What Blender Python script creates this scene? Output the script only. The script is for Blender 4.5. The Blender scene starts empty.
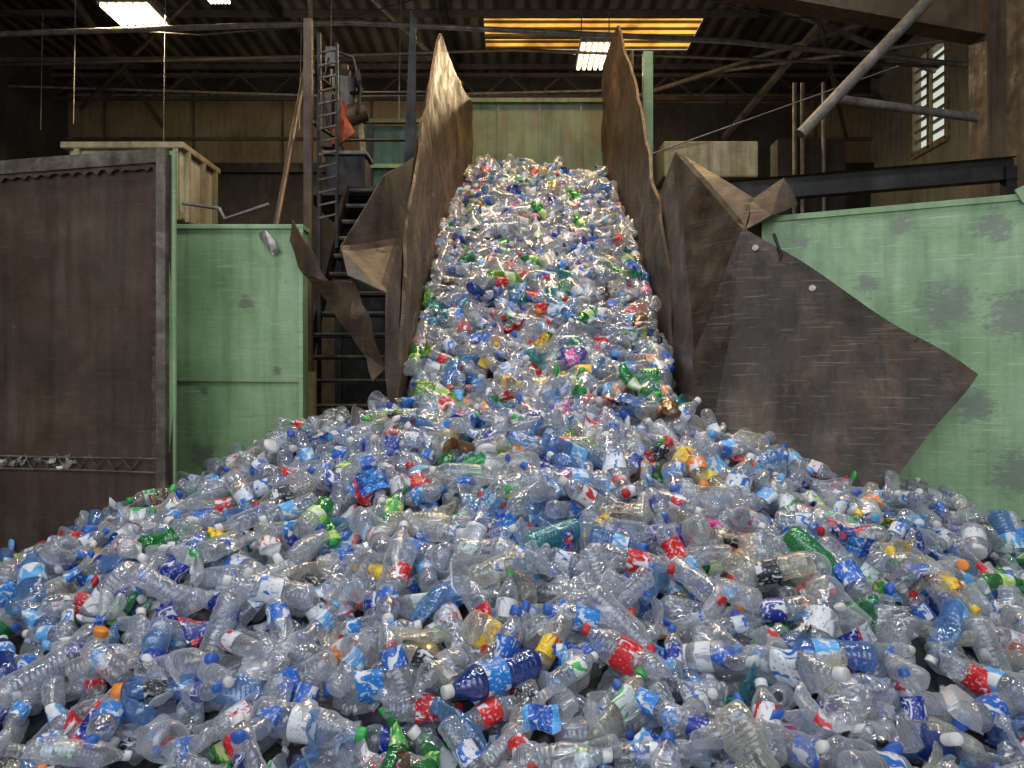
import bpy, bmesh, math, random
from mathutils import Vector, Matrix, noise, Euler, Quaternion
import bisect
random.seed(11)
S=bpy.context.scene
try: S.view_settings.view_transform='Standard'
except Exception: pass
COL=S.collection

# ---------------------------------------------------------------- materials
def new_mat(name):
    m=bpy.data.materials.new(name); m.use_nodes=True
    nt=m.node_tree; nt.nodes.clear()
    out=nt.nodes.new('ShaderNodeOutputMaterial')
    return m,nt,out
def N(nt,t,**kw):
    n=nt.nodes.new(t)
    for k,v in kw.items():
        if k in n.inputs: n.inputs[k].default_value=v
        else: setattr(n,k,v)
    return n
def L(nt,a,b): nt.links.new(a,b)
def ramp(nt,src,stops):
    r=nt.nodes.new('ShaderNodeValToRGB')
    e=r.color_ramp.elements
    e[0].position=stops[0][0]; e[0].color=(*stops[0][1],1)
    e[1].position=stops[-1][0]; e[1].color=(*stops[-1][1],1)
    for p,c in stops[1:-1]:
        x=e.new(p); x.color=(*c,1)
    L(nt,src,r.inputs[0]); return r.outputs[0]
def mix(nt,f,a,b,mode='MIX'):
    m=nt.nodes.new('ShaderNodeMix'); m.data_type='RGBA'; m.blend_type=mode
    for s,v in ((m.inputs[0],f),(m.inputs[6],a),(m.inputs[7],b)):
        if hasattr(v,'is_linked'): L(nt,v,s)
        elif isinstance(v,(int,float)): s.default_value=v
        else: s.default_value=(*v,1)
    return m.outputs[2]
def coords(nt,scale=(1,1,1),rot=(0,0,0)):
    tc=nt.nodes.new('ShaderNodeTexCoord'); mp=nt.nodes.new('ShaderNodeMapping')
    mp.inputs['Scale'].default_value=scale; mp.inputs['Rotation'].default_value=rot
    L(nt,tc.outputs['Object'],mp.inputs[0]); return mp.outputs[0]
def noi(nt,vec,scale,detail=6,rough=.6,dist=0):
    n=N(nt,'ShaderNodeTexNoise'); n.inputs['Scale'].default_value=scale
    n.inputs['Detail'].default_value=detail; n.inputs['Roughness'].default_value=rough
    n.inputs['Distortion'].default_value=dist
    L(nt,vec,n.inputs['Vector']); return n.outputs[0]
def math_(nt,op,a,b=None,c=None):
    n=N(nt,'ShaderNodeMath',operation=op)
    for i,v in enumerate((a,b,c)):
        if v is None: continue
        if isinstance(v,(int,float)): n.inputs[i].default_value=v
        else: L(nt,v,n.inputs[i])
    return n.outputs[0]
G=lambda v:(v,v,v)

def worn(name,base,dark,light,rough=.55,metal=0.,chips=None,chipcol=(.06,.05,.04),scratch=.3,stains=.5,bump=.25,scale=1.6,rustc=None,peel=None,rustf=.75):
    m,nt,out=new_mat(name)
    v=coords(nt)
    c=ramp(nt,noi(nt,v,scale,8,.65,.3),[(.3,dark),(.5,base),(.72,light)])
    vs=coords(nt,(7,7,.6))
    st=ramp(nt,noi(nt,vs,1.5,5,.6),[(.45,G(1)),(.75,G(1-stains))])
    c=mix(nt,1,c,st,'MULTIPLY')
    if rustc:
        rf=ramp(nt,noi(nt,coords(nt,(4,4,.9)),1.3,7,.7,.4),[(.5,G(0)),(.68,G(rustf))])
        c=mix(nt,rf,c,rustc)
    for i,rt in enumerate(((.3,.5,.9),(1.2,-.4,.2),(.1,.15,.4),(.7,.9,-.3))):
        vv=coords(nt,(1.2,1.2,26),rt)
        s=ramp(nt,noi(nt,vv,3,3,.5),[(.64,G(0)),(.68,G(scratch))])
        c=mix(nt,s,c,light if i%2==0 else dark)
    if chips is not None:
        n1=noi(nt,v,7,10,.7,.3)
        f=ramp(nt,n1,[(chips,G(0)),(chips+.012,G(.9))])
        c=mix(nt,f,c,chipcol)
    for (cx,cy,cz,rad) in (peel or ()):
        tc=nt.nodes.new('ShaderNodeTexCoord')
        dd=N(nt,'ShaderNodeVectorMath',operation='DISTANCE'); L(nt,tc.outputs['Object'],dd.inputs[0]); dd.inputs[1].default_value=(cx,cy,cz)
        k=math_(nt,'MULTIPLY_ADD',dd.outputs['Value'],-.28/rad,noi(nt,coords(nt,(1,1,2.6),(0,.5,0)),11,12,.9,.2))
        c=mix(nt,ramp(nt,k,[(.37,G(0)),(.385,G(.75))]),c,chipcol)
    b=N(nt,'ShaderNodeBsdfPrincipled'); L(nt,c,b.inputs['Base Color'])
    b.inputs['Metallic'].default_value=metal
    rr=ramp(nt,noi(nt,v,5,5,.6),[(.3,G(max(rough-.15,.1))),(.7,G(min(rough+.2,1)))])
    L(nt,rr,b.inputs['Roughness'])
    bp=N(nt,'ShaderNodeBump'); bp.inputs['Strength'].default_value=bump; bp.inputs['Distance'].default_value=.02
    L(nt,noi(nt,v,9,8,.7),bp.inputs['Height']); L(nt,bp.outputs[0],b.inputs['Normal'])
    L(nt,b.outputs[0],out.inputs[0]); return m

M_brown=worn('brown_painted_steel',(.085,.057,.039),(.045,.03,.021),(.135,.094,.066),.5,.1,chips=.68,chipcol=(.17,.12,.085),rustc=(.07,.038,.022))
M_frame=worn('frame_steel',(.12,.10,.075),(.06,.05,.035),(.26,.25,.2),.5,.3,scale=6)
M_green=worn('green_painted_wall',(.225,.37,.175),(.16,.285,.13),(.33,.46,.26),.45,0,chips=.67,chipcol=(.11,.11,.085),scratch=.65,stains=.4,peel=[(-1.98,5.5,2.5,.12),(-1.75,5.5,2.0,.07),(-2.3,5.5,1.85,.08),(-2.3,5.5,1.35,.2)])
M_greenR=worn('green_painted_wall_b',(.27,.43,.225),(.2,.345,.17),(.4,.55,.35),.45,0,chips=.655,chipcol=(.17,.185,.165),scratch=.75,stains=.35,peel=[(2.95,5.0,2.42,.34),(3.3,4.84,2.35,.34),(2.5,5.2,2.6,.15),(3.2,4.9,2.95,.2),(2.7,5.12,3.0,.14),(2.1,5.4,2.95,.12),(3.1,4.94,1.75,.22),(3.3,4.85,1.3,.3)])
M_greend=worn('green_dirty',(.10,.14,.06),(.055,.07,.035),(.16,.2,.09),.5,0,chips=.62,chipcol=(.12,.07,.03),stains=.6,rustc=(.12,.07,.03))
M_rust=worn('rusted_steel',(.12,.073,.038),(.045,.028,.017),(.28,.19,.10),.48,.25,scale=1.6,scratch=.65,bump=.3,rustc=(.032,.02,.012),rustf=.85,chips=.64,chipcol=(.025,.017,.012))
M_rustR=worn('rusted_steel_b',(.07,.044,.027),(.033,.022,.014),(.17,.11,.06),.5,.2,scale=1.8,scratch=.55,bump=.3,rustc=(.15,.08,.032),chips=.66,chipcol=(.025,.018,.012))
M_rustl=worn('polished_tan_steel',(.10,.07,.048),(.05,.035,.025),(.2,.15,.10),.45,.2,scale=2.2,scratch=.55,rustc=(.05,.032,.019))
M_dark=worn('dark_scuffed_steel',(.053,.04,.03),(.026,.02,.016),(.16,.125,.088),.38,.35,scale=1.2,scratch=.65,bump=.22,rustc=(.115,.07,.038),chips=.65,chipcol=(.02,.016,.012))
M_black=worn('black_steel',(.018,.018,.018),(.008,.008,.008),(.05,.045,.04),.5,.3,scale=4)
M_pipe=worn('grey_pipe',(.2,.185,.165),(.1,.09,.08),(.33,.31,.28),.5,.3,scale=4)
M_tan=worn('tan_sheet',(.34,.275,.14),(.19,.15,.08),(.48,.41,.25),.6,0,scale=3,stains=.6)
M_cream=worn('cream_sheet',(.5,.44,.27),(.28,.23,.12),(.66,.6,.42),.5,.1,scale=3,stains=.5)
M_ochre=worn('wall_ochre',(.25,.18,.09),(.15,.105,.05),(.36,.275,.155),.8,0,scale=.6,scratch=.1,stains=.4)
M_backdark=worn('wall_dark',(.04,.037,.03),(.02,.018,.014),(.075,.07,.055),.8,0,scale=.7)
M_conc=worn('concrete_block',(.3,.29,.23),(.2,.19,.145),(.4,.385,.32),.85,0,scale=.8,scratch=.05)
M_floor=worn('concrete_floor',(.1,.09,.08),(.05,.045,.04),(.17,.16,.14),.8,0)
M_belt=worn('belt_rubber',(.02,.02,.02),(.01,.01,.01),(.04,.04,.04),.7,0)
M_orange=worn('orange_cloth',(.32,.07,.035),(.17,.035,.02),(.45,.14,.07),.9,0,scale=8,scratch=0)
M_teal=worn('teal_panel',(.03,.10,.07),(.015,.05,.035),(.06,.17,.12),.5,0)
M_beam=worn('beam_brown',(.12,.08,.046),(.065,.042,.026),(.2,.145,.09),.6,.1,scale=1)
M_truss=worn('truss_paint',(.07,.057,.043),(.035,.028,.02),(.13,.105,.075),.6,.1,scale=1)
M_bright=worn('galvanised',(.4,.38,.33),(.25,.23,.2),(.6,.56,.5),.35,.6,scale=8)

def corr(name,c1,c2):
    m,nt,out=new_mat(name); v=coords(nt)
    w=N(nt,'ShaderNodeTexWave',wave_type='BANDS',bands_direction='X'); w.inputs['Scale'].default_value=.9
    L(nt,v,w.inputs[0])
    c=ramp(nt,noi(nt,coords(nt,(1,.25,1)),.6,6,.7),[(.35,c1),(.65,c2)])
    c=mix(nt,1,c,ramp(nt,w.outputs[1],[(.2,G(.35)),(.6,G(1))]),'MULTIPLY')
    b=N(nt,'ShaderNodeBsdfPrincipled'); L(nt,c,b.inputs['Base Color']); b.inputs['Roughness'].default_value=.45; b.inputs['Metallic'].default_value=.3
    bp=N(nt,'ShaderNodeBump'); bp.inputs['Strength'].default_value=1; bp.inputs['Distance'].default_value=.05
    L(nt,w.outputs[1],bp.inputs['Height']); L(nt,bp.outputs[0],b.inputs['Normal']); L(nt,b.outputs[0],out.inputs[0]); return m
M_roof=corr('corrugated_roof',(.035,.03,.024),(.21,.195,.16))
def emis(name,col,st,stripes=None):
    m,nt,out=new_mat(name); e=N(nt,'ShaderNodeEmission'); e.inputs[1].default_value=st; e.inputs[0].default_value=(*col,1)
    if stripes:
        v=coords(nt); w=N(nt,'ShaderNodeTexWave',wave_type='BANDS',bands_direction=stripes[0]); w.inputs['Scale'].default_value=stripes[1]
        L(nt,v,w.inputs[0]); c=ramp(nt,w.outputs[1],[(.35,tuple(x*.08 for x in col)),(.6,col)])
        c=mix(nt,.75,c,ramp(nt,noi(nt,v,1.2,4,.6),[(.38,G(.15)),(.62,G(1))]),'MULTIPLY')
        L(nt,c,e.inputs[0])
    L(nt,e.outputs[0],out.inputs[0]); return m
M_sky=emis('skylight_fibreglass',(1,.46,.075),1.7,('Y',.95))
M_tube=emis('lamp_tube',(1,.8,.5),8)
M_win=emis('window_daylight',(.8,.82,.72),.8)

# ---------------------------------------------------------------- mesh helpers
def mk(name,verts,faces,mat,parent=None,smooth=False):
    me=bpy.data.meshes.new(name); me.from_pydata([tuple(v) for v in verts],[],faces); me.update()
    o=bpy.data.objects.new(name,me); COL.objects.link(o)
    if mat: me.materials.append(mat)
    if smooth:
        for p in me.polygons: p.use_smooth=True
    if parent: o.parent=parent
    return o
def empty(name,loc=(0,0,0)):
    o=bpy.data.objects.new(name,None); COL.objects.link(o); o.empty_display_size=.2; return o
def box(name,x0,x1,y0,y1,z0,z1,mat,parent=None,bev=.0):
    v=[(x,y,z) for x in (x0,x1) for y in (y0,y1) for z in (z0,z1)]
    f=[(0,1,3,2),(4,6,7,5),(0,4,5,1),(2,3,7,6),(0,2,6,4),(1,5,7,3)]
    o=mk(name,v,f,mat,parent)
    if bev:
        b=o.modifiers.new('b','BEVEL'); b.width=bev; b.segments=2
    return o
def bar(name,a,b,w,h,mat,parent=None):
    a=Vector(a);b=Vector(b);d=(b-a); l=d.length
    q=d.to_track_quat('Z','Y').to_matrix()
    vs=[]
    for t in (0,l):
        for sx,sy in ((-1,-1),(1,-1),(1,1),(-1,1)):
            vs.append(a+q@Vector((sx*w/2,sy*h/2,t)))
    return mk(name,vs,[(3,2,1,0),(4,5,6,7),(0,1,5,4),(1,2,6,5),(2,3,7,6),(3,0,4,7)],mat,parent)
def pipe(name,pts,r,mat,parent=None,seg=10):
    cu=bpy.data.curves.new(name,'CURVE'); cu.dimensions='3D'; cu.bevel_depth=r; cu.bevel_resolution=3; cu.use_fill_caps=True
    s=cu.splines.new('POLY'); s.points.add(len(pts)-1)
    for p,c in zip(s.points,pts): p.co=(*c,1)
    o=bpy.data.objects.new(name,cu); COL.objects.link(o); cu.materials.append(mat)
    if parent:o.parent=parent
    return o
def cyl(name,loc,rot,r,d,mat,parent):
    bpy.ops.mesh.primitive_cylinder_add(radius=r,depth=d,vertices=20,location=loc,rotation=rot); o=bpy.context.object; o.name=name; o.data.materials.append(mat); o.parent=parent; return o
def plate(name,pts,th,mat,parent=None,sub=2,warp=.0,seed=0,faces=None,soft=0,wf=1.6,fx=None):
    bm=bmesh.new(); vs=[bm.verts.new(p) for p in pts]
    fl_=[bm.faces.new([vs[i] for i in f]) for f in (faces or [range(len(pts))])]
    bmesh.ops.triangulate(bm,faces=fl_)
    for _ in range(sub): bmesh.ops.subdivide_edges(bm,edges=bm.edges[:],cuts=1,use_grid_fill=True)
    for _ in range(soft): bmesh.ops.smooth_vert(bm,verts=[v for v in bm.verts if not v.is_boundary],factor=.5,use_axis_x=True,use_axis_y=True,use_axis_z=True)
    if fx:
        for v in bm.verts: v.co.x=fx(v.co.y)
    if warp:
        for v in bm.verts:
            v.co+=noise.noise_vector(v.co*wf+Vector((seed,0,0)))*warp
    bmesh.ops.recalc_face_normals(bm,faces=bm.faces[:])
    me=bpy.data.meshes.new(name); bm.to_mesh(me); bm.free(); me.materials.append(mat)
    o=bpy.data.objects.new(name,me); COL.objects.link(o)
    so=o.modifiers.new('s','SOLIDIFY'); so.thickness=th; so.offset=0
    if parent:o.parent=parent
    return o

# ---------------------------------------------------------------- room shell
mk('floor',[(-12,-6,0),(12,-6,0),(12,20,0),(-12,20,0)],[(0,1,2,3)],M_floor)
wb=empty('wall_back')
box('wall_back_upper',-12,10,20,20.2,7.7,9.75,M_ochre,wb)
box('wall_back_lower',-12,10,20,20.2,0,7.7,M_backdark,wb)
box('wall_back_header',-12,10,20,20.2,9.75,10.6,M_backdark,wb)
for i in range(9):
    bar('panel_seam_%d'%i,(-11+i*2.4,19.97,7.7),(-11+i*2.4,19.97,9.75),.06,.05,M_beam,wb)
bar('sill_beam',(-12,19.9,7.7),(10,19.9,7.7),.2,.25,M_black,wb)
bar('mid_rail',(-12,19.9,8.5),(10,19.9,8.5),.05,.08,M_beam,wb)
box('equipment_bay',3.6,7.6,19.6,19.95,6.2,9.3,M_backdark,wb)
wr=empty('wall_right')
box('wall_right_a',9.7,9.95,-6,16.4,0,10.4,M_conc,wr)
box('wall_right_b',9.7,9.95,17.8,20,0,10.4,M_conc,wr)
box('wall_right_c',9.7,9.95,16.4,17.8,0,7.4,M_conc,wr)
box('wall_right_d',9.7,9.95,16.4,17.8,9.6,10.4,M_conc,wr)
box('wall_left',-12.2,-12,-6,20,0,10.4,M_backdark)
win=empty('window_1')
box('pane',9.85,9.9,16.4,17.8,7.4,9.6,M_win,win)
for i in range(9):
    z=7.45+i*.24
    bar('louvre_%d'%i,(9.72,16.4,z),(9.72,17.8,z),.05,.07,M_conc,win)
for a,b in (((9.66,16.4,7.35),(9.66,17.8,7.35)),((9.66,16.4,9.65),(9.66,17.8,9.65)),((9.66,16.4,7.35),(9.66,16.4,9.65)),((9.66,17.8,7.35),(9.66,17.8,9.65)),((9.66,17.1,7.35),(9.66,17.1,9.65))):
    bar('casing',a,b,.1,.1,M_tan,win)
ce=empty('ceiling')
def roofq(n,x0,x1,y0,y1): mk(n,[(x0,y0,10.3),(x0,y1,10.3),(x1,y1,10.3),(x1,y0,10.3)],[(0,1,2,3)],M_roof,ce)
roofq('roof_sheet_a',-12,10,-3,17.0); roofq('roof_sheet_b',-12,10,18.6,20.2)
roofq('roof_sheet_c',-12,-.65,17.0,18.6); roofq('roof_sheet_d',4.4,10,17.0,18.6)
mk('skylight_panel',[(-.65,17.0,10.32),(-.65,18.6,10.32),(4.4,18.6,10.32),(4.4,17.0,10.32)],[(0,1,2,3)],M_sky,ce)
bar('skylight_purlin',(-.65,17.9,10.28),(4.4,17.9,10.28),.05,.05,M_truss,ce)
for i,y in enumerate((5,7,9,11.6,13.0,14.5,15.7,16.6,19.4)):
    bar('purlin_%d'%i,(-12,y,10.22),(10,y,10.22),.08,.14,M_truss,ce)
for i,x in enumerate((-9.2,-5.2,-1.5,5.6,8.6)):
    bar('rafter_%d'%i,(x,3,10.1),(x,20,10.1),.14,.26,M_black,ce)
tr=empty('roof_truss')
for j,y in enumerate((19.3,)):
    bar('truss_bottom_%d'%j,(-12,y,9.35),(9.6,y,9.35),.09,.1,M_truss,tr)
    bar('truss_top_%d'%j,(-12,y,9.95),(9.6,y,9.95),.09,.1,M_truss,tr)
    for i in range(15):
        x=-12+i*1.4
        bar('web_%d_%d'%(j,i),(x,y,9.35),(x+.7,y,9.95),.05,.05,M_truss,tr)
        bar('webb_%d_%d'%(j,i),(x+.7,y,9.95),(x+1.4,y,9.35),.05,.05,M_truss,tr)
for i,(a,b,w) in enumerate((((-5.2,19.5,8.9),(-3.6,13,9.95),.09),((-9.2,19.5,8.7),(-8.6,13,9.95),.09),((5.6,19.6,8.4),(6.9,13.2,9.95),.12),((8.6,19,8.2),(5.0,13,9.95),.08),((-3.4,14,9.9),(-1.2,18,9.2),.06),((-12,16,8.9),(-1.5,16.8,9.3),.09),((4.6,15,9.9),(9.6,16.8,9.0),.09),((-10.5,18,8.6),(-5.4,14,9.9),.07),((2.5,19.4,9.2),(8.8,15.5,9.9),.08))):
    bar('knee_brace_%d'%i,a,b,w,w,M_truss if i%2 else M_pipe,tr)
pr=empty('ceiling_pipe_run')
pipe('sprinkler_main',[(-11.9,13.5,8.2),(-3,13.6,8.55),(4,13.8,8.3),(9,14,7.9)],.05,M_pipe,pr)
pipe('sprinkler_branch',[(-11.9,15.5,8.55),(0,15.6,8.95),(9,15.6,8.6)],.035,M_truss,pr)
pipe('sprinkler_branch_b',[(-11.9,17.5,8.95),(-4,17.6,8.75),(3,17.6,8.9)],.03,M_pipe,pr)
pipe('brace_rod_b',[(5,18,9.5),(8.8,13,8.1)],.04,M_pipe,pr)
pipe('sagging_cable',[(-11,14.2,9.3),(-8.5,14.2,8.75),(-6,14.2,8.6),(-3.5,14.2,8.8),(-1.5,14.2,9.4)],.015,M_black,pr)
pipe('sagging_cable_b',[(3,14.2,9.5),(5,14.2,8.95),(7,14.2,8.9),(9,14.2,9.4)],.015,M_black,pr)
for i,(x,y,z0,z1) in enumerate(((-8.6,14.5,7.0,9.9),(-3.2,13,6.6,9.9),(-2.3,15,7.2,9.9),(7.6,12,4,9.9),(-6.6,14,6,9.9),(-10.2,16,7.4,9.9),(-4.6,16,7.4,9.9))):
    pipe('hanging_cable_%d'%i,[(x,y,z0),(x+.05,y,z1)],.011,M_pipe,pr)
def lamp(x,y,z,w,d):
    e=empty('high_bay_lamp')
    box('housing',x-w/2,x+w/2,y-d/2,y+d/2,z,z+.12,M_bright,e,.01)
    n=6
    for i in range(n):
        xx=x-w/2+w*(i+.5)/n
        box('tube_%d'%i,xx-w*.04,xx+w*.04,y-d/2+.05,y+d/2-.05,z-.05,z-.005,M_tube,e)
    for sx in (-1,1):
        pipe('hanger',[(x+sx*w*.4,y,z+.1),(x+sx*w*.4,y,9.95)],.012,M_pipe,e)
lamp(-7.15,14.0,8.9,.95,.9); lamp(1.8,16.0,9.0,.75,1.3); lamp(-5.5,13.8,9.12,.4,.4)

# ---------------------------------------------------------------- left bunker panel
pb=empty('steel_bunker_panel')
def yp(x): return 4.8+(-2.2-x)*.2256
plate('sheet',[(-6,yp(-6),0),(-2.2,4.8,0),(-2.2,4.8,3.38),(-6,yp(-6),3.38)],.03,M_brown,pb,3,.012)
bar('top_angle',(-6,yp(-6)-.03,3.37),(-2.23,4.77,3.37),.07,.09,M_frame,pb)
bar('side_angle',(-2.25,4.77,0),(-2.25,4.77,3.41),.06,.07,M_frame,pb)
bar('side_flat',(-2.205,4.8,0),(-2.205,4.8,3.41),.05,.02,M_green,pb)
vs=[];fs=[]
n=120
for i in range(n):
    x=-6+i*(3.73/n); vs+= [(x,yp(x)-.05,3.335),(x,yp(x)-.05,3.31-.018*random.random()-.02*(i%3==0))]
for i in range(n-1): fs.append((2*i,2*i+1,2*i+3,2*i+2))
mk('torn_top_edge',vs,fs,M_rustl,pb)
vs=[];fs=[]
for i in range(n):
    z=.1+i*(3.23/n); vs+=[(-2.275,4.75,z),(-2.30-.022*random.random(),4.76,z)]
for i in range(n-1): fs.append((2*i,2*i+1,2*i+3,2*i+2))
mk('torn_side_edge',vs,fs,M_rustl,pb)
for k,dz in ((0,0),(1,.09)):
    pipe('seam_rod_%d'%k,[(-6,yp(-6)-.04,1.33+dz),(-4,yp(-4)-.05,1.32+dz),(-3,yp(-3)-.05,1.33+dz*.9),(-2.28,4.75,1.33+dz)],.006,M_pipe,pb)
zz=[]
for i in range(58):
    x=-6+i*.063; zz.append((x,yp(x)-.05,1.33+.085*(i%2)+random.uniform(-.02,.02)))
pipe('seam_wire',zz,.007,M_frame,pb)
for i in range(16):
    x=-3.5+random.random()*.6; z=1.33+random.random()*.06; s=random.uniform(.015,.035)
    plate('caught_scrap_%d'%i,[(x,yp(x)-.07,z),(x+s*1.5,yp(x)-.09,z+s*.3),(x+s,yp(x)-.07,z+s*1.3),(x-.01,yp(x)-.08,z+s)],.003,M_bright,pb,2,.03,i,wf=20)

# ---------------------------------------------------------------- green walls
gl=empty('green_push_wall')
box('slab',-2.7,-1.56,5.5,5.66,0,3.07,M_green,gl,.01)
box('slab_cap',-2.7,-1.55,5.48,5.68,3.05,3.085,M_greenR,gl,.005)
bar('weld_seam',(-2.7,5.495,1.92),(-1.56,5.495,1.91),.01,.01,M_greend,gl)
bar('edge_angle',(-1.565,5.49,0),(-1.565,5.49,3.07),.03,.02,M_greenR,gl)
plate('stuck_wrapper',[(-1.86,5.47,3.02),(-1.80,5.44,3.03),(-1.70,5.46,2.88),(-1.76,5.45,2.84)],.004,M_bright,gl,2,.03,4,wf=9)
gr=empty('green_push_wall')
def yg(x): return 5.67-.456*(x-1.5)
def gpoly(x0,x1,z0,z1,off0,off1): 
    vs=[]
    for x in (x0,x1):
        for o in (off0,off1):
            for z in (z0,z1): vs.append((x+o*.415,yg(x)+o*.91,z))
    return vs
F=[(0,1,3,2),(4,6,7,5),(0,4,5,1),(2,3,7,6),(0,2,6,4),(1,5,7,3)]
mk('slab',gpoly(1.86,5.2,0,3.12,0,.16),F,M_greenR,gr)
mk('slab_cap',gpoly(1.86,5.2,3.10,3.14,-.02,.18),F,M_green,gr)
bar('corner_lug',(3.3,yg(3.3)-.03,3.12),(3.6,yg(3.6)-.03,3.28),.03,.1,M_green,gr)
bar('weld_seam',(1.9,yg(1.9)-.003,1.0),(5.2,yg(5.2)-.003,1.02),.01,.01,M_greend,gr)

# ---------------------------------------------------------------- incline conveyor
cv=empty('incline_conveyor')
def lerp_tab(tab,y):
    if y<=tab[0][0]: return tab[0][1]
    for (a,va),(b,vb) in zip(tab,tab[1:]):
        if y<=b: return va+(vb-va)*(y-a)/(b-a)
    return tab[-1][1]
XL=lambda y:lerp_tab([(5.4,-.84),(6.2,-.87),(8.4,-.83),(9.6,-.75),(10.7,-.58)],y)
XR=lambda y:lerp_tab([(5.5,1.3),(7,1.36),(8.5,1.42),(9.8,1.40),(10.7,1.31)],y)
belt=lambda y:1.78+.63*(y-5.5)
mk('belt',[(-.85,5,belt(5)-.25),(1.4,5,belt(5)-.25),(1.4,10.7,belt(10.7)-.25),(-.85,10.7,belt(10.7)-.25)],[(0,1,2,3)],M_belt,cv)
plate('side_plate_left',[(XL(y),y,z) for y,z in ((5.4,1.2),(5.55,2.3),(6.0,3.05),(6.5,3.75),(8.4,5.87),(8.8,5.87),(10.65,5.95),(10.65,4.4))],.03,M_rust,cv,4,.035,wf=2.5,fx=XL)
plate('side_plate_right',[(XR(y),y,z) for y,z in ((6.0,1.6),(6.3,2.9),(7.1,3.88),(9.7,6.6),(10.65,6.5),(10.65,4.4))],.03,M_rustR,cv,4,.035,wf=2.5,fx=XR)
plate('outer_skin_left',[(0,y,z) for y,z in ((6.2,2.0),(6.2,3.0),(8.3,5.3),(10.6,5.7),(10.6,4.2))],.02,M_dark,cv,3,fx=lambda y:XL(y)-.1)
plate('rear_wing_right',[(1.52,9.3,4.4),(1.52,9.3,6.1),(1.5,10.4,6.3),(1.5,10.4,4.6)],.02,M_rust,cv,1)
plate('head_panel',[(-.62,10.75,4.7),(1.4,10.75,4.7),(1.4,10.75,6.0),(-.62,10.75,6.0)],.04,M_greend,cv,2)
bar('head_panel_rail',(-.62,10.7,6.0),(1.4,10.7,6.0),.06,.06,M_greend,cv)
for x in (-.2,.4,1.0): bar('head_panel_rib',(x,10.72,4.9),(x,10.72,6.0),.03,.03,M_greend,cv)
box('underframe',-.7,1.25,6,10.6,0,.4,M_black,cv)
for x in (-.95,1.6):
    for y in (7.2,10.2): bar('leg',(x,y,0),(x,y,belt(y)-.2),.12,.12,M_greend,cv)
bar('post_green',(1.74,9.5,0),(1.74,9.5,6.15),.12,.12,M_green,cv)
fr=empty('flared_chute_plate')
A=(1.37,7.5,3.45);B_=(1.41,6.35,3.9);C_=(1.80,5.52,3.28);D_=(1.70,5.38,3.02);E_=(1.33,5.35,2.1);F_=(1.3,5.2,1.3);G_=(1.33,6.2,1.6);H_=(1.37,7.5,2.8);I_=(1.36,6.5,2.9)
plate('upper_sheet',[A,B_,C_,D_,E_,F_,G_,H_,I_],.018,M_dark,fr,3,.012,2,faces=[(0,1,8),(1,4,8),(1,3,4),(1,2,3),(8,4,5,6),(0,8,7),(8,6,7)],soft=1)
plate('lower_sheet',[(1.67,5.3,3.02),(2.88,4.6,1.97),(2.2,4.5,1.12),(1.3,5.0,1.05),(1.3,5.32,2.1)],.018,M_dark,fr,4,.03,3,wf=2)
plate('torn_tab',[(1.80,5.52,3.28),(2.0,5.42,3.41),(2.06,5.38,3.2),(1.86,5.33,3.13),(1.67,5.29,3.0)],.015,M_rustR,fr,2,.03,wf=3)
for p in ((2.04,5.02,2.55),(1.72,5.22,2.86)):
    cyl('bolt',p,(math.radians(90),0,-.5),.022,.03,M_bright,fr)
pipe('gouge_flap',[(1.83,5.17,2.95),(1.87,5.14,2.8),(1.85,5.14,2.68)],.011,M_black,fr)
fl=empty('bent_chute_plate')
a=(-.87,6.4,3.86);b=(-.97,5.6,3.47);c=(-1.22,5.2,2.86);d=(-1.14,5.10,2.64);e=(-.87,5.18,2.53);f=(-.87,5.85,3.05);g_=(-.905,5.28,2.0);h_=(-.84,5.36,1.4);i_=(-.85,5.5,2.3)
plate('curled_sheet',[a,b,c,d,e,f,g_,h_,i_],.014,M_rustl,fl,3,.02,6,faces=[(0,1,5),(1,2,5),(2,3,4,5),(5,4,8),(4,6,7,8)],soft=3)
plate('crumpled_strip',[(-1.63,5.46,3.09),(-1.45,5.40,2.86),(-1.30,5.35,2.66),(-1.14,5.28,2.60),(-1.05,5.33,2.38),(-.90,5.3,2.0),(-.98,5.33,1.9),(-1.06,5.42,2.12),(-1.2,5.38,2.28),(-1.36,5.44,2.5),(-1.52,5.42,2.72),(-1.66,5.46,2.96)],.01,M_rustR,fl,3,.05,9,faces=[(0,1,10,11),(1,2,9,10),(2,3,8,9),(3,4,7,8),(4,5,6,7)],wf=5)

# ---------------------------------------------------------------- stairs + platform
st=empty('access_stair')
for i in range(15):
    y=6.3+i*.2; z=1.0+i*.235
    box('tread_%d'%i,-2.0,-1.08,y,y+.24,z-.03,z,M_black,st)
    bar('nosing_%d'%i,(-2.0,y,z),(-1.08,y,z),.02,.02,M_frame,st)
for x in (-2.04,-1.06):
    bar('stringer',(x,6.1,.75),(x,9.2,4.3),.05,.24,M_black,st)
box('platform',-2.6,-1.02,9.2,11,4.25,4.36,M_black,st)
for x,y in ((-2.55,10.9),(-1.06,10.9),(-2.55,9.25)): bar('platform_leg',(x,y,0),(x,y,4.3),.1,.1,M_black,st)
bar('mast_left',(-1.9,6.9,1.0),(-1.9,6.9,5.3),.075,.06,M_rustR,st)
bar('mast_left_b',(-1.98,7.6,1.5),(-1.98,7.6,5.5),.035,.05,M_black,st)
bar('mast_left_c',(-1.80,7.6,3.3),(-1.80,7.6,5.4),.03,.04,M_black,st)
for i in range(14):
    z=3.6+i*.13; bar('mesh_rung_%d'%i,(-1.98,7.58,z),(-1.80,7.58,z+.04),.018,.018,M_frame,st)
pipe('handrail_lower',[(-1.92,6.0,3.15),(-2.2,8.0,5.5)],.025,M_rustR,st)
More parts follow.
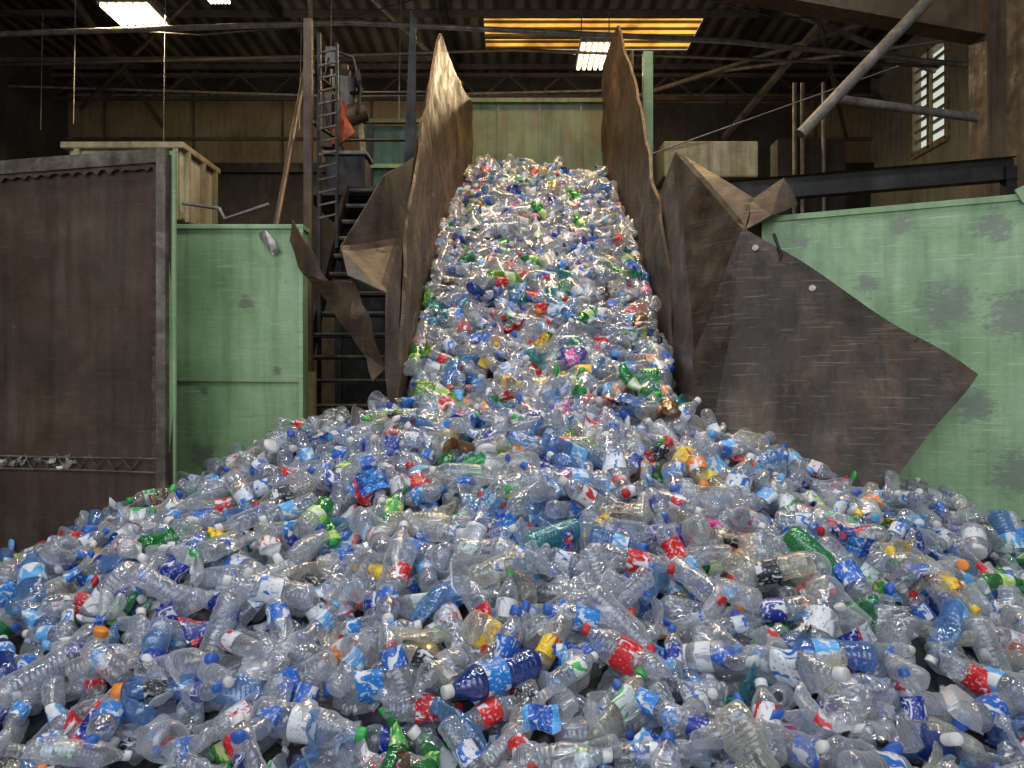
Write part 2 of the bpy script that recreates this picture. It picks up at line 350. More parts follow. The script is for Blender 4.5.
plate('mast_right',[(-1.18,8,4.0),(-1.04,8,4.0),(-1.04,8.02,5.85),(-1.1,8.02,5.95)],.03,M_black,st,1)
pipe('guard_top',[(-2.0,7.3,5.0),(-2.2,9.4,5.6),(-1.05,9.4,5.6)],.025,M_black,st)
pipe('guard_mid',[(-2.0,7.3,4.5),(-2.2,9.4,5.0),(-1.05,9.4,5.0)],.02,M_black,st)
box('stair_back_sheet',-2.6,-1.02,10.9,10.98,.1,4.3,M_black,st)
box('stair_skirt',-1.96,-1.6,6.0,6.05,.9,2.0,M_tan,st)
dr=empty('gear_motor_drive')
box('base_box',-2.35,-1.85,9.3,9.7,4.36,4.78,M_black,dr,.02)
box('lid',-2.38,-1.82,9.27,9.73,4.78,4.83,M_pipe,dr,.01)
cyl('motor',(-2.15,9.5,5.62),(.3,0,.2),.15,.42,M_pipe,dr)
cyl('motor_cap',(-2.18,9.44,5.87),(.3,0,.2),.12,.08,M_black,dr)
cyl('gearbox',(-2.0,9.45,5.35),(0,1.2,.2),.13,.26,M_rustR,dr)
cyl('pulley',(-1.95,9.4,5.75),(0,1.4,.2),.15,.06,M_black,dr)
bar('bracket',(-2.3,9.5,4.8),(-2.15,9.5,6.0),.07,.1,M_rustR,dr)
bar('bracket_b',(-1.9,9.5,4.8),(-2.0,9.5,5.7),.05,.06,M_tan,dr)
box('junction_box',-2.35,-2.2,9.3,9.4,5.9,6.15,M_pipe,dr,.01)
box('side_cover',-2.42,-2.28,9.35,9.6,4.9,5.6,M_rustR,dr,.01)
plate('hung_cloth',[(-2.2,9.3,5.35),(-2.08,9.28,5.42),(-1.98,9.3,5.05),(-2.08,9.25,4.95),(-2.28,9.3,4.9)],.03,M_orange,dr,3,.09,wf=5)
pipe('cable_loop',[(-2.25,9.3,6.1),(-2.0,9.3,6.0),(-1.9,9.3,5.6),(-1.95,9.3,5.3)],.02,M_black,dr)
pipe('cable_loop_b',[(-2.3,9.3,6.0),(-2.4,9.3,5.6),(-2.3,9.3,5.1),(-2.1,9.3,4.83)],.015,M_black,dr)
tp=empty('sorting_line_guard')
box('guard_panel',-2.3,-1.0,11.6,11.7,4.2,5.95,M_teal,tp,.01)
bar('guard_rail',(-2.4,11.55,6.0),(-.95,11.55,6.0),.08,.06,M_greend,tp)
bar('guard_rail_b',(-2.4,11.55,5.3),(-.95,11.55,5.3),.06,.06,M_green,tp)
for x in (-2.2,-1.6,-1.05): bar('guard_post',(x,11.55,4.2),(x,11.55,6.0),.05,.05,M_black,tp)
cb=empty('hopper_cabinet')
box('body',-4.2,-3.13,7,7.8,3.45,4.12,M_cream,cb,.03)
box('lid',-4.25,-3.09,6.95,7.85,4.12,4.18,M_tan,cb,.01)
for x in (-4.1,-3.4,-3.17): bar('rib',(x,6.98,3.45),(x,6.98,4.12),.05,.04,M_tan,cb)
for y in (7.1,7.45,7.75): bar('rib_side',(-3.11,y,3.45),(-3.11,y,4.12),.04,.04,M_tan,cb)
for x in (-4.1,-3.2): bar('support',(x,7.3,0),(x,7.3,3.5),.1,.1,M_black,cb)
pipe('conduit',[(-3.1,6.95,3.6),(-2.75,6.95,3.55),(-2.7,6.95,3.45),(-2.3,7,3.6)],.018,M_pipe,cb)
# ---------------------------------------------------------------- right rear steelwork
ib=empty('cross_i_beam')
bar('web',(1.9,7.25,3.75),(4.75,7.0,3.93),.02,.2,M_black,ib)
mk('flange_top',[(1.9,7.18,3.86),(4.75,6.93,4.04),(4.75,7.07,4.04),(1.9,7.32,3.86)],[(0,1,2,3)],M_beam,ib)
mk('flange_bottom',[(1.9,7.18,3.65),(4.75,6.93,3.83),(4.75,7.07,3.83),(1.9,7.32,3.65)],[(0,1,2,3)],M_black,ib)
bar('support_a',(1.95,7.22,0),(1.95,7.22,3.8),.1,.1,M_black,ib)
bar('support_b',(4.7,7.0,0),(4.7,7.0,3.95),.1,.1,M_black,ib)
bx=empty('tan_duct_box')
box('body',1.85,3.0,9,9.6,4.42,4.86,M_tan,bx,.02); bar('support_a',(2.0,9.3,0),(2.0,9.3,4.45),.1,.1,M_black,bx); bar('support_b',(2.9,9.3,0),(2.9,9.3,4.45),.1,.1,M_black,bx)
cl=empty('building_column')
bar('web',(5.85,9,0),(5.85,9,7.3),.3,.06,M_beam,cl)
bar('flange_a',(5.68,9,0),(5.68,9,7.3),.03,.35,M_beam,cl)
bar('flange_b',(6.15,9,0),(6.15,9,7.3),.03,.35,M_beam,cl)
plate('haunched_rafter',[(5.7,9,6.1),(5.7,9,7.6),(1.5,9,8.2),(1.5,9,6.85)],.12,M_beam,cl,1)
bar('rafter_flange',(5.7,9,6.1),(1.5,9,6.85),.3,.03,M_beam,cl)
pipe('diagonal_strut',[(5.3,8,6.9),(3.12,8,4.6)],.065,M_pipe,cl)
pipe('horizontal_conduit',[(3.7,8.5,5.18),(5.6,8.9,5.1)],.05,M_pipe,cl)
for i,x in enumerate((5.35,5.5,5.9)): pipe('riser_%d'%i,[(x,14,0),(x,14,7.6)],.04,M_pipe,cl)
box('switch_cabinet',5.1,6.4,14.2,14.6,0,6.6,M_backdark,cl)
pipe('guy_wire',[(1.7,9,4.7),(4.5,8.6,5.6)],.008,M_pipe,cl)

# ---------------------------------------------------------------- bottle variants
def plastic(name,tint,lo=.2,hi=.85,milky=.55,rough=.075,ribs=True):
    m,nt,out=new_mat(name); v=coords(nt)
    w=N(nt,'ShaderNodeTexWave',wave_type='BANDS',bands_direction='Z'); w.inputs['Scale'].default_value=24; w.inputs['Distortion'].default_value=1.2; w.inputs['Detail'].default_value=1
    L(nt,v,w.inputs[0])
    hgt=math_(nt,'MULTIPLY_ADD',w.outputs[1],.26 if ribs else 0.,noi(nt,v,42,4,.6,.8))
    bp=N(nt,'ShaderNodeBump'); bp.inputs['Strength'].default_value=1; bp.inputs['Distance'].default_value=.005
    L(nt,hgt,bp.inputs['Height'])
    tr=N(nt,'ShaderNodeBsdfTransparent'); tr.inputs[0].default_value=(*[min(1,t**.6) for t in tint],1)
    gl_=N(nt,'ShaderNodeBsdfGlossy'); gl_.inputs['Roughness'].default_value=rough; gl_.inputs[0].default_value=(*[.6+.4*t for t in tint],1)
    df=N(nt,'ShaderNodeBsdfDiffuse'); df.inputs[0].default_value=(*[t*.88 for t in tint],1)
    tl=N(nt,'ShaderNodeBsdfTranslucent'); tl.inputs[0].default_value=(*[t*.88 for t in tint],1)
    for s in (gl_,df,tl): L(nt,bp.outputs[0],s.inputs['Normal'])
    a=N(nt,'ShaderNodeMixShader'); a.inputs[0].default_value=.4; L(nt,df.outputs[0],a.inputs[1]); L(nt,tl.outputs[0],a.inputs[2])
    b=N(nt,'ShaderNodeMixShader'); b.inputs[0].default_value=1-milky; L(nt,a.outputs[0],b.inputs[1]); L(nt,gl_.outputs[0],b.inputs[2])
    lw=N(nt,'ShaderNodeLayerWeight'); lw.inputs[0].default_value=.4; L(nt,bp.outputs[0],lw.inputs['Normal'])
    mr=N(nt,'ShaderNodeMapRange'); L(nt,lw.outputs['Facing'],mr.inputs[0]); mr.inputs[3].default_value=lo; mr.inputs[4].default_value=hi
    c=N(nt,'ShaderNodeMixShader'); L(nt,mr.outputs[0],c.inputs[0]); L(nt,tr.outputs[0],c.inputs[1]); L(nt,b.outputs[0],c.inputs[2])
    L(nt,c.outputs[0],out.inputs[0]); return m
P={'clear':plastic('pet_clear',(.87,.91,.97),.14,.97,.48),
 'clear2':plastic('pet_clear_warm',(.9,.88,.79),.17,.97,.52),
 'cloudy':plastic('pet_cloudy',(.88,.91,.96),.34,.95,.65,.16),
 'blue':plastic('pet_light_blue',(.3,.55,.92),.28,.9,.55),
 'aqua':plastic('pet_aqua',(.10,.52,.58),.33,.9,.55),
 'green':plastic('pet_green',(.04,.52,.12),.38,.9,.55),
 'lime':plastic('pet_lime',(.4,.75,.1),.45,.9,.6),
 'amber':plastic('pet_amber',(.28,.14,.06),.45,.9,.6),
 'dblue':plastic('pet_deep_blue',(.04,.12,.55),.45,.9,.6),
 'yellow':plastic('pet_yellow',(.85,.72,.35),.45,.9,.6,.2),
 'pink':plastic('film_pink',(.75,.06,.22),.6,.9,.6,.2,False),
 'purple':plastic('pet_purple',(.2,.14,.6),.4,.9,.6),
 'film':plastic('film_clear',(.9,.93,.97),.28,.95,.52,.1,False)}
def solid(name,col,rough=.35):
    m,nt,out=new_mat(name); b=N(nt,'ShaderNodeBsdfPrincipled'); v=coords(nt)
    c=ramp(nt,noi(nt,v,40,3,.6),[(.3,tuple(x*.8 for x in col)),(.7,col)]); L(nt,c,b.inputs['Base Color'])
    b.inputs['Roughness'].default_value=rough; L(nt,b.outputs[0],out.inputs[0]); return m
CAP={k:solid('cap_'+k,c) for k,c in {'white':(.7,.7,.7),'blue':(.03,.12,.5),'lblue':(.15,.4,.75),'red':(.5,.02,.02),'green':(.04,.4,.08),'orange':(.8,.25,.03),'black':(.02,.02,.02),'yellow':(.8,.55,.05)}.items()}
def label(name,c1,c2,c3,sc=30,th=.52):
    m,nt,out=new_mat(name); v=coords(nt,(1,1,.55))
    a=ramp(nt,noi(nt,v,sc,1.5,.5,1.2),[(th,c1),(th+.02,c2)])
    w=N(nt,'ShaderNodeTexWave',wave_type='BANDS',bands_direction='Z'); w.inputs['Scale'].default_value=3.2; w.inputs['Distortion'].default_value=1.5
    v2=coords(nt); L(nt,v2,w.inputs[0])
    f=ramp(nt,w.outputs[1],[(.8,G(0)),(.83,G(1))])
    c=mix(nt,f,a,c3)
    t=ramp(nt,noi(nt,coords(nt,(1,1,1)),140,1,.4),[(.62,G(0)),(.64,G(.6))])
    c=mix(nt,t,c,c2)
    b=N(nt,'ShaderNodeBsdfPrincipled'); L(nt,c,b.inputs['Base Color']); b.inputs['Roughness'].default_value=.35
    bp=N(nt,'ShaderNodeBump'); bp.inputs['Strength'].default_value=.6; bp.inputs['Distance'].default_value=.003
    L(nt,noi(nt,v2,60,4,.6),bp.inputs['Height']); L(nt,bp.outputs[0],b.inputs['Normal'])
    L(nt,b.outputs[0],out.inputs[0]); return m
W=(.68,.71,.74)
LB={'blue':label('label_blue',(.02,.12,.5),W,(.1,.4,.8),30,.57),
 'blue2':label('label_blue_b',(.015,.2,.62),W,(.01,.06,.35),46,.58),
 'sky':label('label_sky',(.1,.38,.75),W,(.02,.08,.4)),
 'wblue':label('label_white_blue',W,(.03,.15,.55),(.05,.3,.7),34,.56),
 'navy':label('label_navy',(.01,.03,.28),W,(.5,.03,.05),30,.58),
 'red':label('label_red',(.6,.015,.02),W,(.45,.01,.01),24,.61),
 'red2':label('label_red_b',(.5,.01,.015),W,(.6,.5,.1),44,.6),
 'green':label('label_green',(.05,.35,.06),(.75,.8,.3),W),
 'lime':label('label_lime',(.4,.7,.08),W,(.05,.3,.05)),
 'orange':label('label_orange',(.85,.25,.03),W,(.8,.5,.05)),
 'yellow':label('label_yellow',(.85,.6,.05),(.5,.05,.02),(.03,.2,.03),30,.6),
 'white':label('label_white',W,(.35,.35,.38),(.5,.1,.1),34,.58),
 'wred':label('label_white_red',W,(.55,.03,.04),(.05,.2,.5),30,.55),
 'wgreen':label('label_white_green',W,(.06,.4,.1),(.5,.6,.1),30,.55),
 'black':label('label_black',(.02,.02,.025),W,(.4,.05,.05),34,.58),
 'purple':label('label_purple',(.12,.05,.35),W,(.5,.1,.4)),
 'pink':label('label_pink',(.7,.05,.3),W,(.4,.02,.15))}

SRC=bpy.data.collections.new('bottle_variants')
SHAPES={
'water':(.2,[(0,0),(.001,.02),(.006,.030),(.018,.032),(.028,.029),(.038,.032),(.048,.029),(.058,.032),(.068,.029),(.074,.032),(.078,.0312),(.128,.0312),(.132,.032),(.144,.031),(.156,.026),(.17,.016),(.178,.0125),(.186,.0125)],(.078,.128),(.184,.2,.0148)),
'soda':(.225,[(.006,0),(.003,.012),(0,.02),(.01,.031),(.03,.034),(.055,.0325),(.07,.0305),(.08,.033),(.084,.0335),(.146,.0335),(.15,.034),(.162,.032),(.178,.023),(.194,.0145),(.2,.0125),(.21,.0125)],(.084,.146),(.208,.225,.015)),
'litre':(.27,[(0,0),(.002,.028),(.012,.039),(.03,.041),(.045,.038),(.06,.041),(.075,.038),(.09,.041),(.1,.0405),(.165,.0405),(.172,.041),(.19,.038),(.215,.025),(.235,.0145),(.252,.013)],(.1,.165),(.25,.268,.0155)),
'two':(.26,[(.008,0),(.004,.018),(0,.03),(.014,.043),(.04,.0465),(.085,.0465),(.09,.046),(.16,.046),(.165,.0465),(.19,.042),(.215,.028),(.23,.0165),(.238,.0135),(.246,.0135)],(.09,.16),(.244,.26,.016)),
'sport':(.2,[(0,0),(.002,.03),(.01,.0375),(.03,.038),(.045,.035),(.06,.038),(.065,.0375),(.12,.0375),(.125,.038),(.145,.036),(.16,.028),(.172,.019),(.182,.019)],(.065,.12),(.18,.2,.0215)),
'jar':(.13,[(0,0),(.002,.035),(.01,.043),(.03,.045),(.035,.0445),(.08,.0445),(.085,.045),(.1,.042),(.108,.034),(.116,.034)],(.035,.08),(.114,.13,.037)),
'cup':(.13,[(.004,0),(.0,.026),(.004,.029),(.03,.032),(.06,.036),(.09,.040),(.12,.044),(.124,.047),(.13,.047)],(.03,.06),None)}
VAR=[]
def build_variant(shape,pm,lm,cm,crush=0.,weight=1.,seg=20):
    Lx,prof,(l0,l1),cap=SHAPES[shape]
    V=[];Fc=[];MI=[]
    def lathe(pf,mi,closed_end=False):
        rings=[]
        for z,r in pf:
            if r==0: rings.append([len(V)]); V.append(Vector((0,0,z)))
            else:
                ring=[]
                for k in range(seg):
                    a=2*math.pi*k/seg; ring.append(len(V)); V.append(Vector((r*math.cos(a),r*math.sin(a),z)))
                rings.append(ring)
        for a,b in zip(rings,rings[1:]):
            for k in range(seg):
                k2=(k+1)%seg
                if len(a)==1 and len(b)>1: Fc.append((a[0],b[k2],b[k]))
                elif len(b)==1 and len(a)>1: Fc.append((a[k],a[k2],b[0]))
                elif len(a)>1: Fc.append((a[k],a[k2],b[k2],b[k]))
                else: continue
                MI.append(mi)
    pf=[prof[0]]
    for p0,p1 in zip(prof,prof[1:]):
        k=max(1,int((p1[0]-p0[0])/.008))
        for q in range(1,k+1): pf.append((p0[0]+(p1[0]-p0[0])*q/k,p0[1]+(p1[1]-p0[1])*q/k))
    lathe(pf,0)
    if lm:
        rr=[r for z,r in prof if l0-.001<=z<=l1+.001]
        r0,r1=rr[0]+.0012,rr[-1]+.0012
        k=max(4,int((l1-l0)/.008)); lathe([(l0+(l1-l0)*t/k,r0+(r1-r0)*t/k) for t in range(k+1)],1)
    hascap=cap and cm and (random.random()>(.25 if lm else .45))
    if hascap:
        z0,z1,r=cap; lathe([(z0-.004,r*.98),(z0-.001,r*.98),(z0,r),(z1-.002,r),(z1,r*.88),(z1,0)],2)
    elif cap:
        z0,z1,r=cap; lathe([(z0-.004,r*.9),(z0-.002,r*1.08),(z0,r*1.08),(z0+.001,r*.86),(z1-.003,r*.84),(z1-.002,r*.7)],0)
    sd=Vector((random.random()*50,random.random()*50,random.random()*50))
    amp=.0008+.010*crush; c0=random.uniform(.25,.75)*Lx; bend=random.uniform(-1,1)*crush*3.2; shift=random.uniform(-.3,.3)*crush
    wd=random.uniform(.2,.42); vf=random.uniform(16,30); dent=.002+.026*crush; tw=random.uniform(-9,9)*crush
    for v in V:
        capz=cap and v.z>Lx*.86
        w=math.exp(-((v.z-c0)/(Lx*wd))**2)*(0 if capz else 1)
        if not capz:
            p=Vector((v.x,v.y,v.z*.8))*vf+sd
            dd=noise.voronoi(p)[0]; val=min(1,(dd[1]-dd[0])*1.6)
            sc=1-dent*val/.033*(.55+.45*math.sin(sd.x+v.z*40))
            sc=max(.4,sc); v.x*=sc; v.y*=sc
        if crush>0:
            f=1-min(.88,crush*1.25)*w
            v.y*=f; v.x*=1+ .35*(1-f)
            an=tw*(v.z-c0); ca,sa=math.cos(an),math.sin(an); v.x,v.y=v.x*ca-v.y*sa,v.x*sa+v.y*ca
        if not capz:
            n=noise.noise_vector(Vector((v.x*28,v.y*28,v.z*28))+sd); v.x+=n.x*amp; v.y+=n.y*amp
        v.y+=bend*(v.z-Lx/2)**2*3
        v.x+=shift*(v.z-Lx/2)*.4
        v.z-=Lx/2
    i=len(VAR)
    me=bpy.data.meshes.new('bottle_variant_%03d'%i); me.from_pydata([tuple(v) for v in V],[],Fc)
    for m in (P[pm],LB[lm or 'blue'],CAP[cm or 'white']): me.materials.append(m)
    for p,mi in zip(me.polygons,MI): p.material_index=mi; p.use_smooth=True
    o=bpy.data.objects.new('bottle_variant_%03d'%i,me); SRC.objects.link(o); VAR.append(weight)
def build_sheet(mat,size=(.16,.12),amp=.03,weight=1.):
    n=22;V=[];Fc=[]; sd=Vector((random.random()*50,)*3)
    for i in range(n):
        for j in range(n):
            x=(i/(n-1)-.5)*size[0]; y=(j/(n-1)-.5)*size[1]
            q=noise.noise_vector(Vector((x*14,y*14,0))+sd)*amp
            dd=noise.voronoi(Vector((x*30,y*30,0))+sd)[0]; q.z+=amp*.5*min(1,(dd[1]-dd[0])*1.5)
            V.append((q.z,y+q.y*.6,x+q.x*.6))
    for i in range(n-1):
        for j in range(n-1): Fc.append((i*n+j,(i+1)*n+j,(i+1)*n+j+1,i*n+j+1))
    k=len(VAR); me=bpy.data.meshes.new('bottle_variant_%03d'%k); me.from_pydata(V,[],Fc); me.materials.append(mat)
    for p in me.polygons:p.use_smooth=True
    o=bpy.data.objects.new('bottle_variant_%03d'%k,me); SRC.objects.link(o); VAR.append(weight)
def build_tray(pm,weight):
    V=[];Fc=[]
    a,b,h=.08,.06,.035
    pf=[(0,0,0),(.75,.75,0),(.82,.82,.004),(.92,.92,h),(1,1,h),(1.04,1.04,h-.004)]
    for sx,sy,z in pf:
        for k in range(16):
            t=2*math.pi*(k+.5)/16; cx=math.copysign(abs(math.cos(t))**.45,math.cos(t)); cy=math.copysign(abs(math.sin(t))**.45,math.sin(t))
            q=noise.noise_vector(Vector((cx*2,cy*2,z*20)))*.01
            V.append((z+q.z-.02,cy*b*sy+q.y,cx*a*sx+q.x))
    for i in range(len(pf)-1):
        for k in range(16): Fc.append((i*16+k,i*16+(k+1)%16,(i+1)*16+(k+1)%16,(i+1)*16+k))
    k=len(VAR); me=bpy.data.meshes.new('bottle_variant_%03d'%k); me.from_pydata(V,[],Fc); me.materials.append(P[pm])
    for p in me.polygons:p.use_smooth=True
    o=bpy.data.objects.new('bottle_variant_%03d'%k,me); SRC.objects.link(o); VAR.append(weight)

B=build_variant
for lm,cm in (('blue','white'),('blue2','white'),('sky','white'),('wblue','blue'),('blue','blue'),('wblue','white'),('navy','lblue'),('sky','lblue'),('wred','white'),('wgreen','white')):
    B('water','clear',lm,cm,0.03,4.5); B('water','clear',lm,cm,.33,4.5); B('water','cloudy',lm,cm,.65,2.8)
for cm in ('white','blue','white','white'):
    B('water','clear',None,cm,.05,5); B('water','clear',None,cm,.38,7); B('water','clear',None,cm,.68,4.5); B('water','blue',None,cm,.5,3)
for lm,cm,pm,w in (('red','red','clear',4),('red2','red','clear',3.5),('navy','blue','clear',4.5),('green','green','green',2),('lime','green','green',1.7),('orange','orange','clear2',2.2),('black','red','clear2',2.2),('white','white','clear',4),('blue','blue','clear',5.5),('blue2','blue','clear',4.5),('purple','white','clear',1.8),('yellow','yellow','clear2',2.2),('wred','red','clear',3),('wgreen','green','clear2',2.2),('pink','white','clear',1.1)):
    B('soda',pm,lm,cm,.04,w); B('soda',pm,lm,cm,.4,w)
for cm in ('white','blue','red'):
    B('soda','clear',None,cm,.15,5.5); B('soda','clear2',None,cm,.55,4.5)
for lm,cm,pm,w in (('wblue','white','clear',4),('sky','blue','blue',2.5),('white','green','clear',2.5),(None,'white','clear',5),(None,'lblue','aqua',1.7),('blue2','white','dblue',1.2)):
    B('litre',pm,lm,cm,.05,w); B('litre',pm,lm,cm,.45,w)
for lm,cm,pm,w in (('navy','blue','clear',1.2),('red','red','clear',1.2),(None,'white','clear',2),(None,'green','green',.7),('lime','green','lime',.7)):
    B('two',pm,lm,cm,.08,w); B('two',pm,lm,cm,.5,w)
for lm,cm,pm,w in (('orange','orange','clear',1.3),('black','orange','blue',1),(None,'orange','clear2',1.2),('pink','white','purple',.8),('white','blue','dblue',1)):
    B('sport',pm,lm,cm,.05,w); B('sport',pm,lm,cm,.45,w)
for lm,cm,pm,w in ((None,'green','clear2',.7),('yellow','yellow','clear2',.6),('white','white','cloudy',1.2),(None,None,'yellow',.6)):
    B('jar',pm,lm,cm,.05,w); B('jar',pm,lm,cm,.4,w)
for pm,w in (('clear',4),('cloudy',3),('amber',.3),('green',.4)):
    B('cup',pm,None,None,.1,w); B('cup',pm,None,None,.5,w)
for k,w in (('blue',2.5),('blue2',2.5),('red',1.8),('green',.8),('yellow',1.4),('orange',.8),('white',3),('sky',2.2),('pink',.7),('black',2),('navy',2),('wblue',2.2),('wred',1.6),('wgreen',1)):
    build_sheet(LB[k],(.12,.07),.035,w)
for k,w in (('cloudy',5),('film',10),('aqua',1.4),('pink',.6),('lime',.9),('yellow',.9),('amber',.6),('blue',2.5),('purple',.6),('green',.5)):
    build_sheet(P[k],(.16,.12),.05,w)
build_tray('film',3); build_tray('cloudy',2); build_tray('amber',.4)

# ---------------------------------------------------------------- pile
RP=[(0,1.80),(.7,1.70),(1.35,1.5),(2.06,1.16),(2.7,.78),(3.3,.5),(5,.12),(9,.05)]
def cone(x,y):
    dx=(x-.25)*(.75 if x<.25 else .80); dy=max(0,5.5-y); r=math.hypot(dx,dy)
    for (a,va),(b,vb) in zip(RP,RP[1:]):
        if r<=b: h=va+(vb-va)*(r-a)/(b-a); break
    else: h=.05
    return h-.03+.13*noise.noise(Vector((x*.9,y*.9,3)))+.14*noise.noise(Vector((x*2.2,y*2.2,9)))
def H(x,y):
    c=cone(x,y)
    if y>5.0 and -1.0<x<1.55:
        cx=(x-.27)/1.15
        b=belt(y)+.04-.05*cx*cx+.16*noise.noise(Vector((x*1.5,y*1.5,5)))
        k=.15; hh=max(k-abs(b-c),0)/k
        return max(b,c)+hh*hh*k*.25
    return c
def ok(x,y,m=.10):
    if y>10.5: return False
    if y>5.35 and XL(y)<x<XR(y): return XL(y)+m*.5<x<XR(y)-m*.5
    if x<-2.2: return y<yp(x)-m
    if x<-1.5: return y<5.5-m
    if x<=-.8: return y<5.62-m
    if x<2.35: return y<5.1-.6*(x-1.3)-m*.3 if x>1.3 else y<5.4
    return y<yg(x)-m
pts=[];rot=[];scl=[];idx=[]
cum=[];t=0
for w in VAR: t+=w; cum.append(t)
def pick(): return min(len(VAR)-1,bisect.bisect(cum,random.random()*t))
sp=.125
for lay,off in ((0,-.13),(1,0.0)):
    y=.9
    while y<10.5:
        x=-4.6
        while x<4.6:
            px=x+random.uniform(-.5,.5)*sp; py=y+random.uniform(-.5,.5)*sp; x+=sp
            if not ok(px,py): continue
            h=H(px,py); e=.05
            nrm=Vector((-(H(px+e,py)-H(px-e,py))/(2*e) if abs(px)<4 else 0,-(H(px,py+e)-H(px,py-e))/(2*e),1))
            if not ok(px+.06,py) or not ok(px-.06,py) or not ok(px,py+.06): nrm=Vector((0,-.4,1))
            nrm.normalize()
            az=random.uniform(0,2*math.pi)
            d=Vector((math.cos(az),math.sin(az),0)); d=(d-nrm*d.dot(nrm)).normalized()
            edge=py>5.5 and (px<XL(py)+.18 or px>XR(py)-.18)
            if edge: d=Vector((random.uniform(-.2,.2),1,.63)).normalized()*random.choice((-1,1))
            d=(d+nrm*random.gauss(0,.05 if edge else .36)).normalized()
            q=d.to_track_quat('Z','X')@Quaternion((0,0,1),random.uniform(0,6.283))
            pts.append((px,py,h+off+random.uniform(-.05,.06))); rot.append(tuple(q.to_euler('XYZ')))
            scl.append(random.uniform(1.1,1.7) if py<5 else random.uniform(1.4,1.95)); idx.append(pick())
        y+=sp
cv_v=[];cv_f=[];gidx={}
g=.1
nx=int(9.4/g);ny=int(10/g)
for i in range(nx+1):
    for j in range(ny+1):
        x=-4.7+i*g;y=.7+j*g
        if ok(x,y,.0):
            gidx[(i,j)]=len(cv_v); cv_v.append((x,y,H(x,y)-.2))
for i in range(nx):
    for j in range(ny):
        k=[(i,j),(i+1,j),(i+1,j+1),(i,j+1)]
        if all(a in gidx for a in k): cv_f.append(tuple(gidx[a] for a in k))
m,nt,out=new_mat('heap_gap_shade'); v=coords(nt)  # dark mottled sheet under the bottles, gap shade put into its colour
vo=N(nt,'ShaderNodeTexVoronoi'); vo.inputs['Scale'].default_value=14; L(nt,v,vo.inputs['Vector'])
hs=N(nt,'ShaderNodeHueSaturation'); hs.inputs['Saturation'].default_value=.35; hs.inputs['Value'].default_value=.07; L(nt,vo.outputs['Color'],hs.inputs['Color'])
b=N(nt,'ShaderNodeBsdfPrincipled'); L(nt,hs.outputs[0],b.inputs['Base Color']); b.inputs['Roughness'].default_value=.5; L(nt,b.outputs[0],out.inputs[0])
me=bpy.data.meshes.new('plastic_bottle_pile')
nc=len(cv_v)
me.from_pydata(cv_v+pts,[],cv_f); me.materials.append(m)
a=me.attributes.new('b_rot','FLOAT_VECTOR','POINT'); a.data.foreach_set('vector',[0.]*3*nc+[c for r in rot for c in r])
a=me.attributes.new('b_scl','FLOAT','POINT'); a.data.foreach_set('value',[0.]*nc+scl)
a=me.attributes.new('b_idx','INT','POINT'); a.data.foreach_set('value',[0]*nc+idx)
a=me.attributes.new('b_sel','BOOLEAN','POINT'); a.data.foreach_set('value',[False]*nc+[True]*len(pts))
pile=bpy.data.objects.new('plastic_bottle_pile',me); COL.objects.link(pile)
ng=bpy.data.node_groups.new('scatter_bottles','GeometryNodeTree')
ng.interface.new_socket('Geometry',in_out='INPUT',socket_type='NodeSocketGeometry'); ng.interface.new_socket('Geometry',in_out='OUTPUT',socket_type='NodeSocketGeometry')
gi=ng.nodes.new('NodeGroupInput'); go=ng.nodes.new('NodeGroupOutput')
ip=ng.nodes.new('GeometryNodeInstanceOnPoints'); ci=ng.nodes.new('GeometryNodeCollectionInfo')
ci.inputs['Collection'].default_value=SRC; ci.inputs['Separate Children'].default_value=True; ci.inputs['Reset Children'].default_value=True
def na(n,t):
    k=ng.nodes.new('GeometryNodeInputNamedAttribute'); k.data_type=t; k.inputs['Name'].default_value=n; return k.outputs['Attribute']
er=ng.nodes.new('FunctionNodeEulerToRotation')
ng.links.new(na('b_rot','FLOAT_VECTOR'),er.inputs[0])
ng.links.new(gi.outputs[0],ip.inputs['Points']); ng.links.new(ci.outputs[0],ip.inputs['Instance'])
ip.inputs['Pick Instance'].default_value=True
ng.links.new(na('b_sel','BOOLEAN'),ip.inputs['Selection']); ng.links.new(na('b_idx','INT'),ip.inputs['Instance Index'])
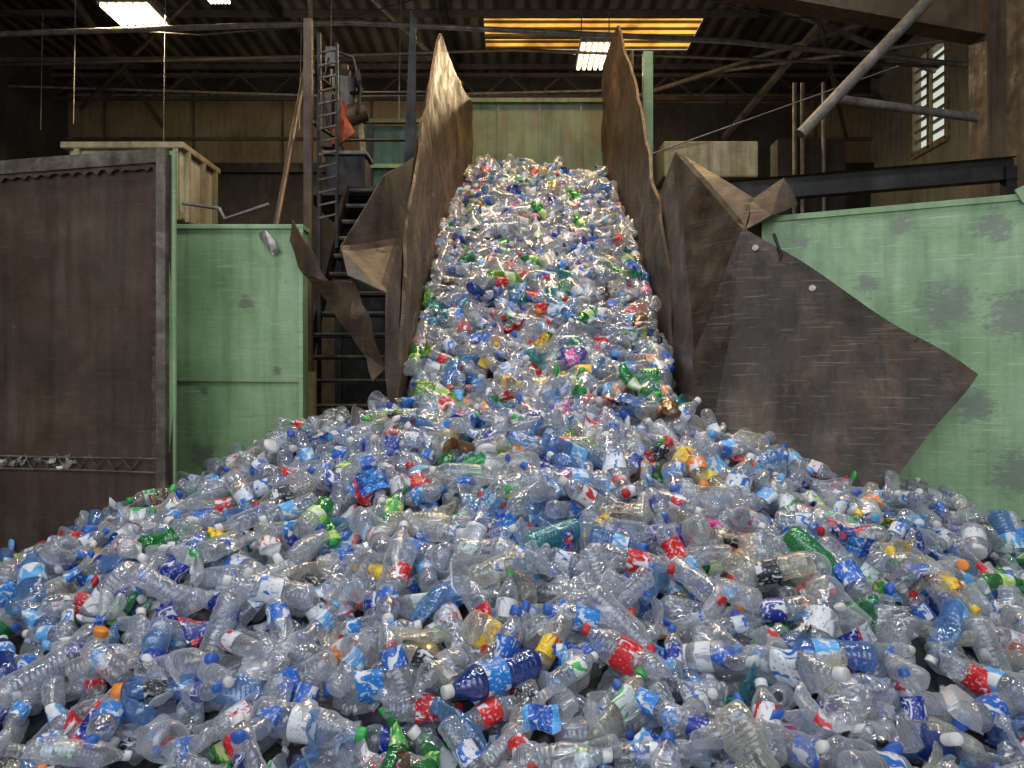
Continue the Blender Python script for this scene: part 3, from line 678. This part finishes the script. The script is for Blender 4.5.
ng.links.new(er.outputs[0],ip.inputs['Rotation']); ng.links.new(na('b_scl','FLOAT'),ip.inputs['Scale'])
jg=ng.nodes.new('GeometryNodeJoinGeometry'); ng.links.new(gi.outputs[0],jg.inputs[0]); ng.links.new(ip.outputs[0],jg.inputs[0])
ng.links.new(jg.outputs[0],go.inputs[0])
md=pile.modifiers.new('scatter','NODES'); md.node_group=ng
print('bottles',len(pts),'variants',len(VAR))

# ---------------------------------------------------------------- lights
def area(name,loc,target,sx,sy,e,col):
    l=bpy.data.lights.new(name,'AREA'); l.shape='RECTANGLE'; l.size=sx; l.size_y=sy; l.energy=e; l.color=col
    o=bpy.data.objects.new(name,l); COL.objects.link(o); o.location=loc
    o.rotation_euler=(Vector(target)-Vector(loc)).to_track_quat('-Z','Y').to_euler(); return o
area('doorway_daylight',(-1.5,-4.5,5.0),(0,4,1),9,5,360,(.92,.95,1))
for i,(x,y) in enumerate(((-3.2,2.6),(.3,3.4),(3.6,2.6))):
    area('added_highlight_front',(x,y,8.8),(x*.8,y,0),.9,.5,130,(.92,.95,1))  # added lights without fixtures, for sharper sparkle on the front bottles
area('overhead_lamp_conveyor',(.5,8.7,9.2),(.3,7.8,3),2.0,1.2,310,(1,.70,.38))
area('ceiling_lamp_left',(-7.2,14.0,8.8),(-6,13,0),1,1,300,(1,.76,.45))
area('ceiling_lamp_right',(1.8,16.0,8.8),(1.8,14,0),.8,.8,250,(1,.76,.45))
area('added_roof_fill',(-1,15.0,6.6),(-1,17.5,10),12,1,90,(1,.82,.6))  # added fill with no fixture behind it, brightens the roof from below
w=bpy.data.worlds.new('World'); S.world=w; w.use_nodes=True
w.node_tree.nodes['Background'].inputs[0].default_value=(.9,.94,1,1); w.node_tree.nodes['Background'].inputs[1].default_value=.47
cam=bpy.data.cameras.new('camera'); cam.lens=26; cam.sensor_width=36; cam.clip_end=200
co=bpy.data.objects.new('camera',cam); COL.objects.link(co); co.location=(0,0,1.9); co.rotation_euler=(math.radians(90),0,0)
S.camera=co
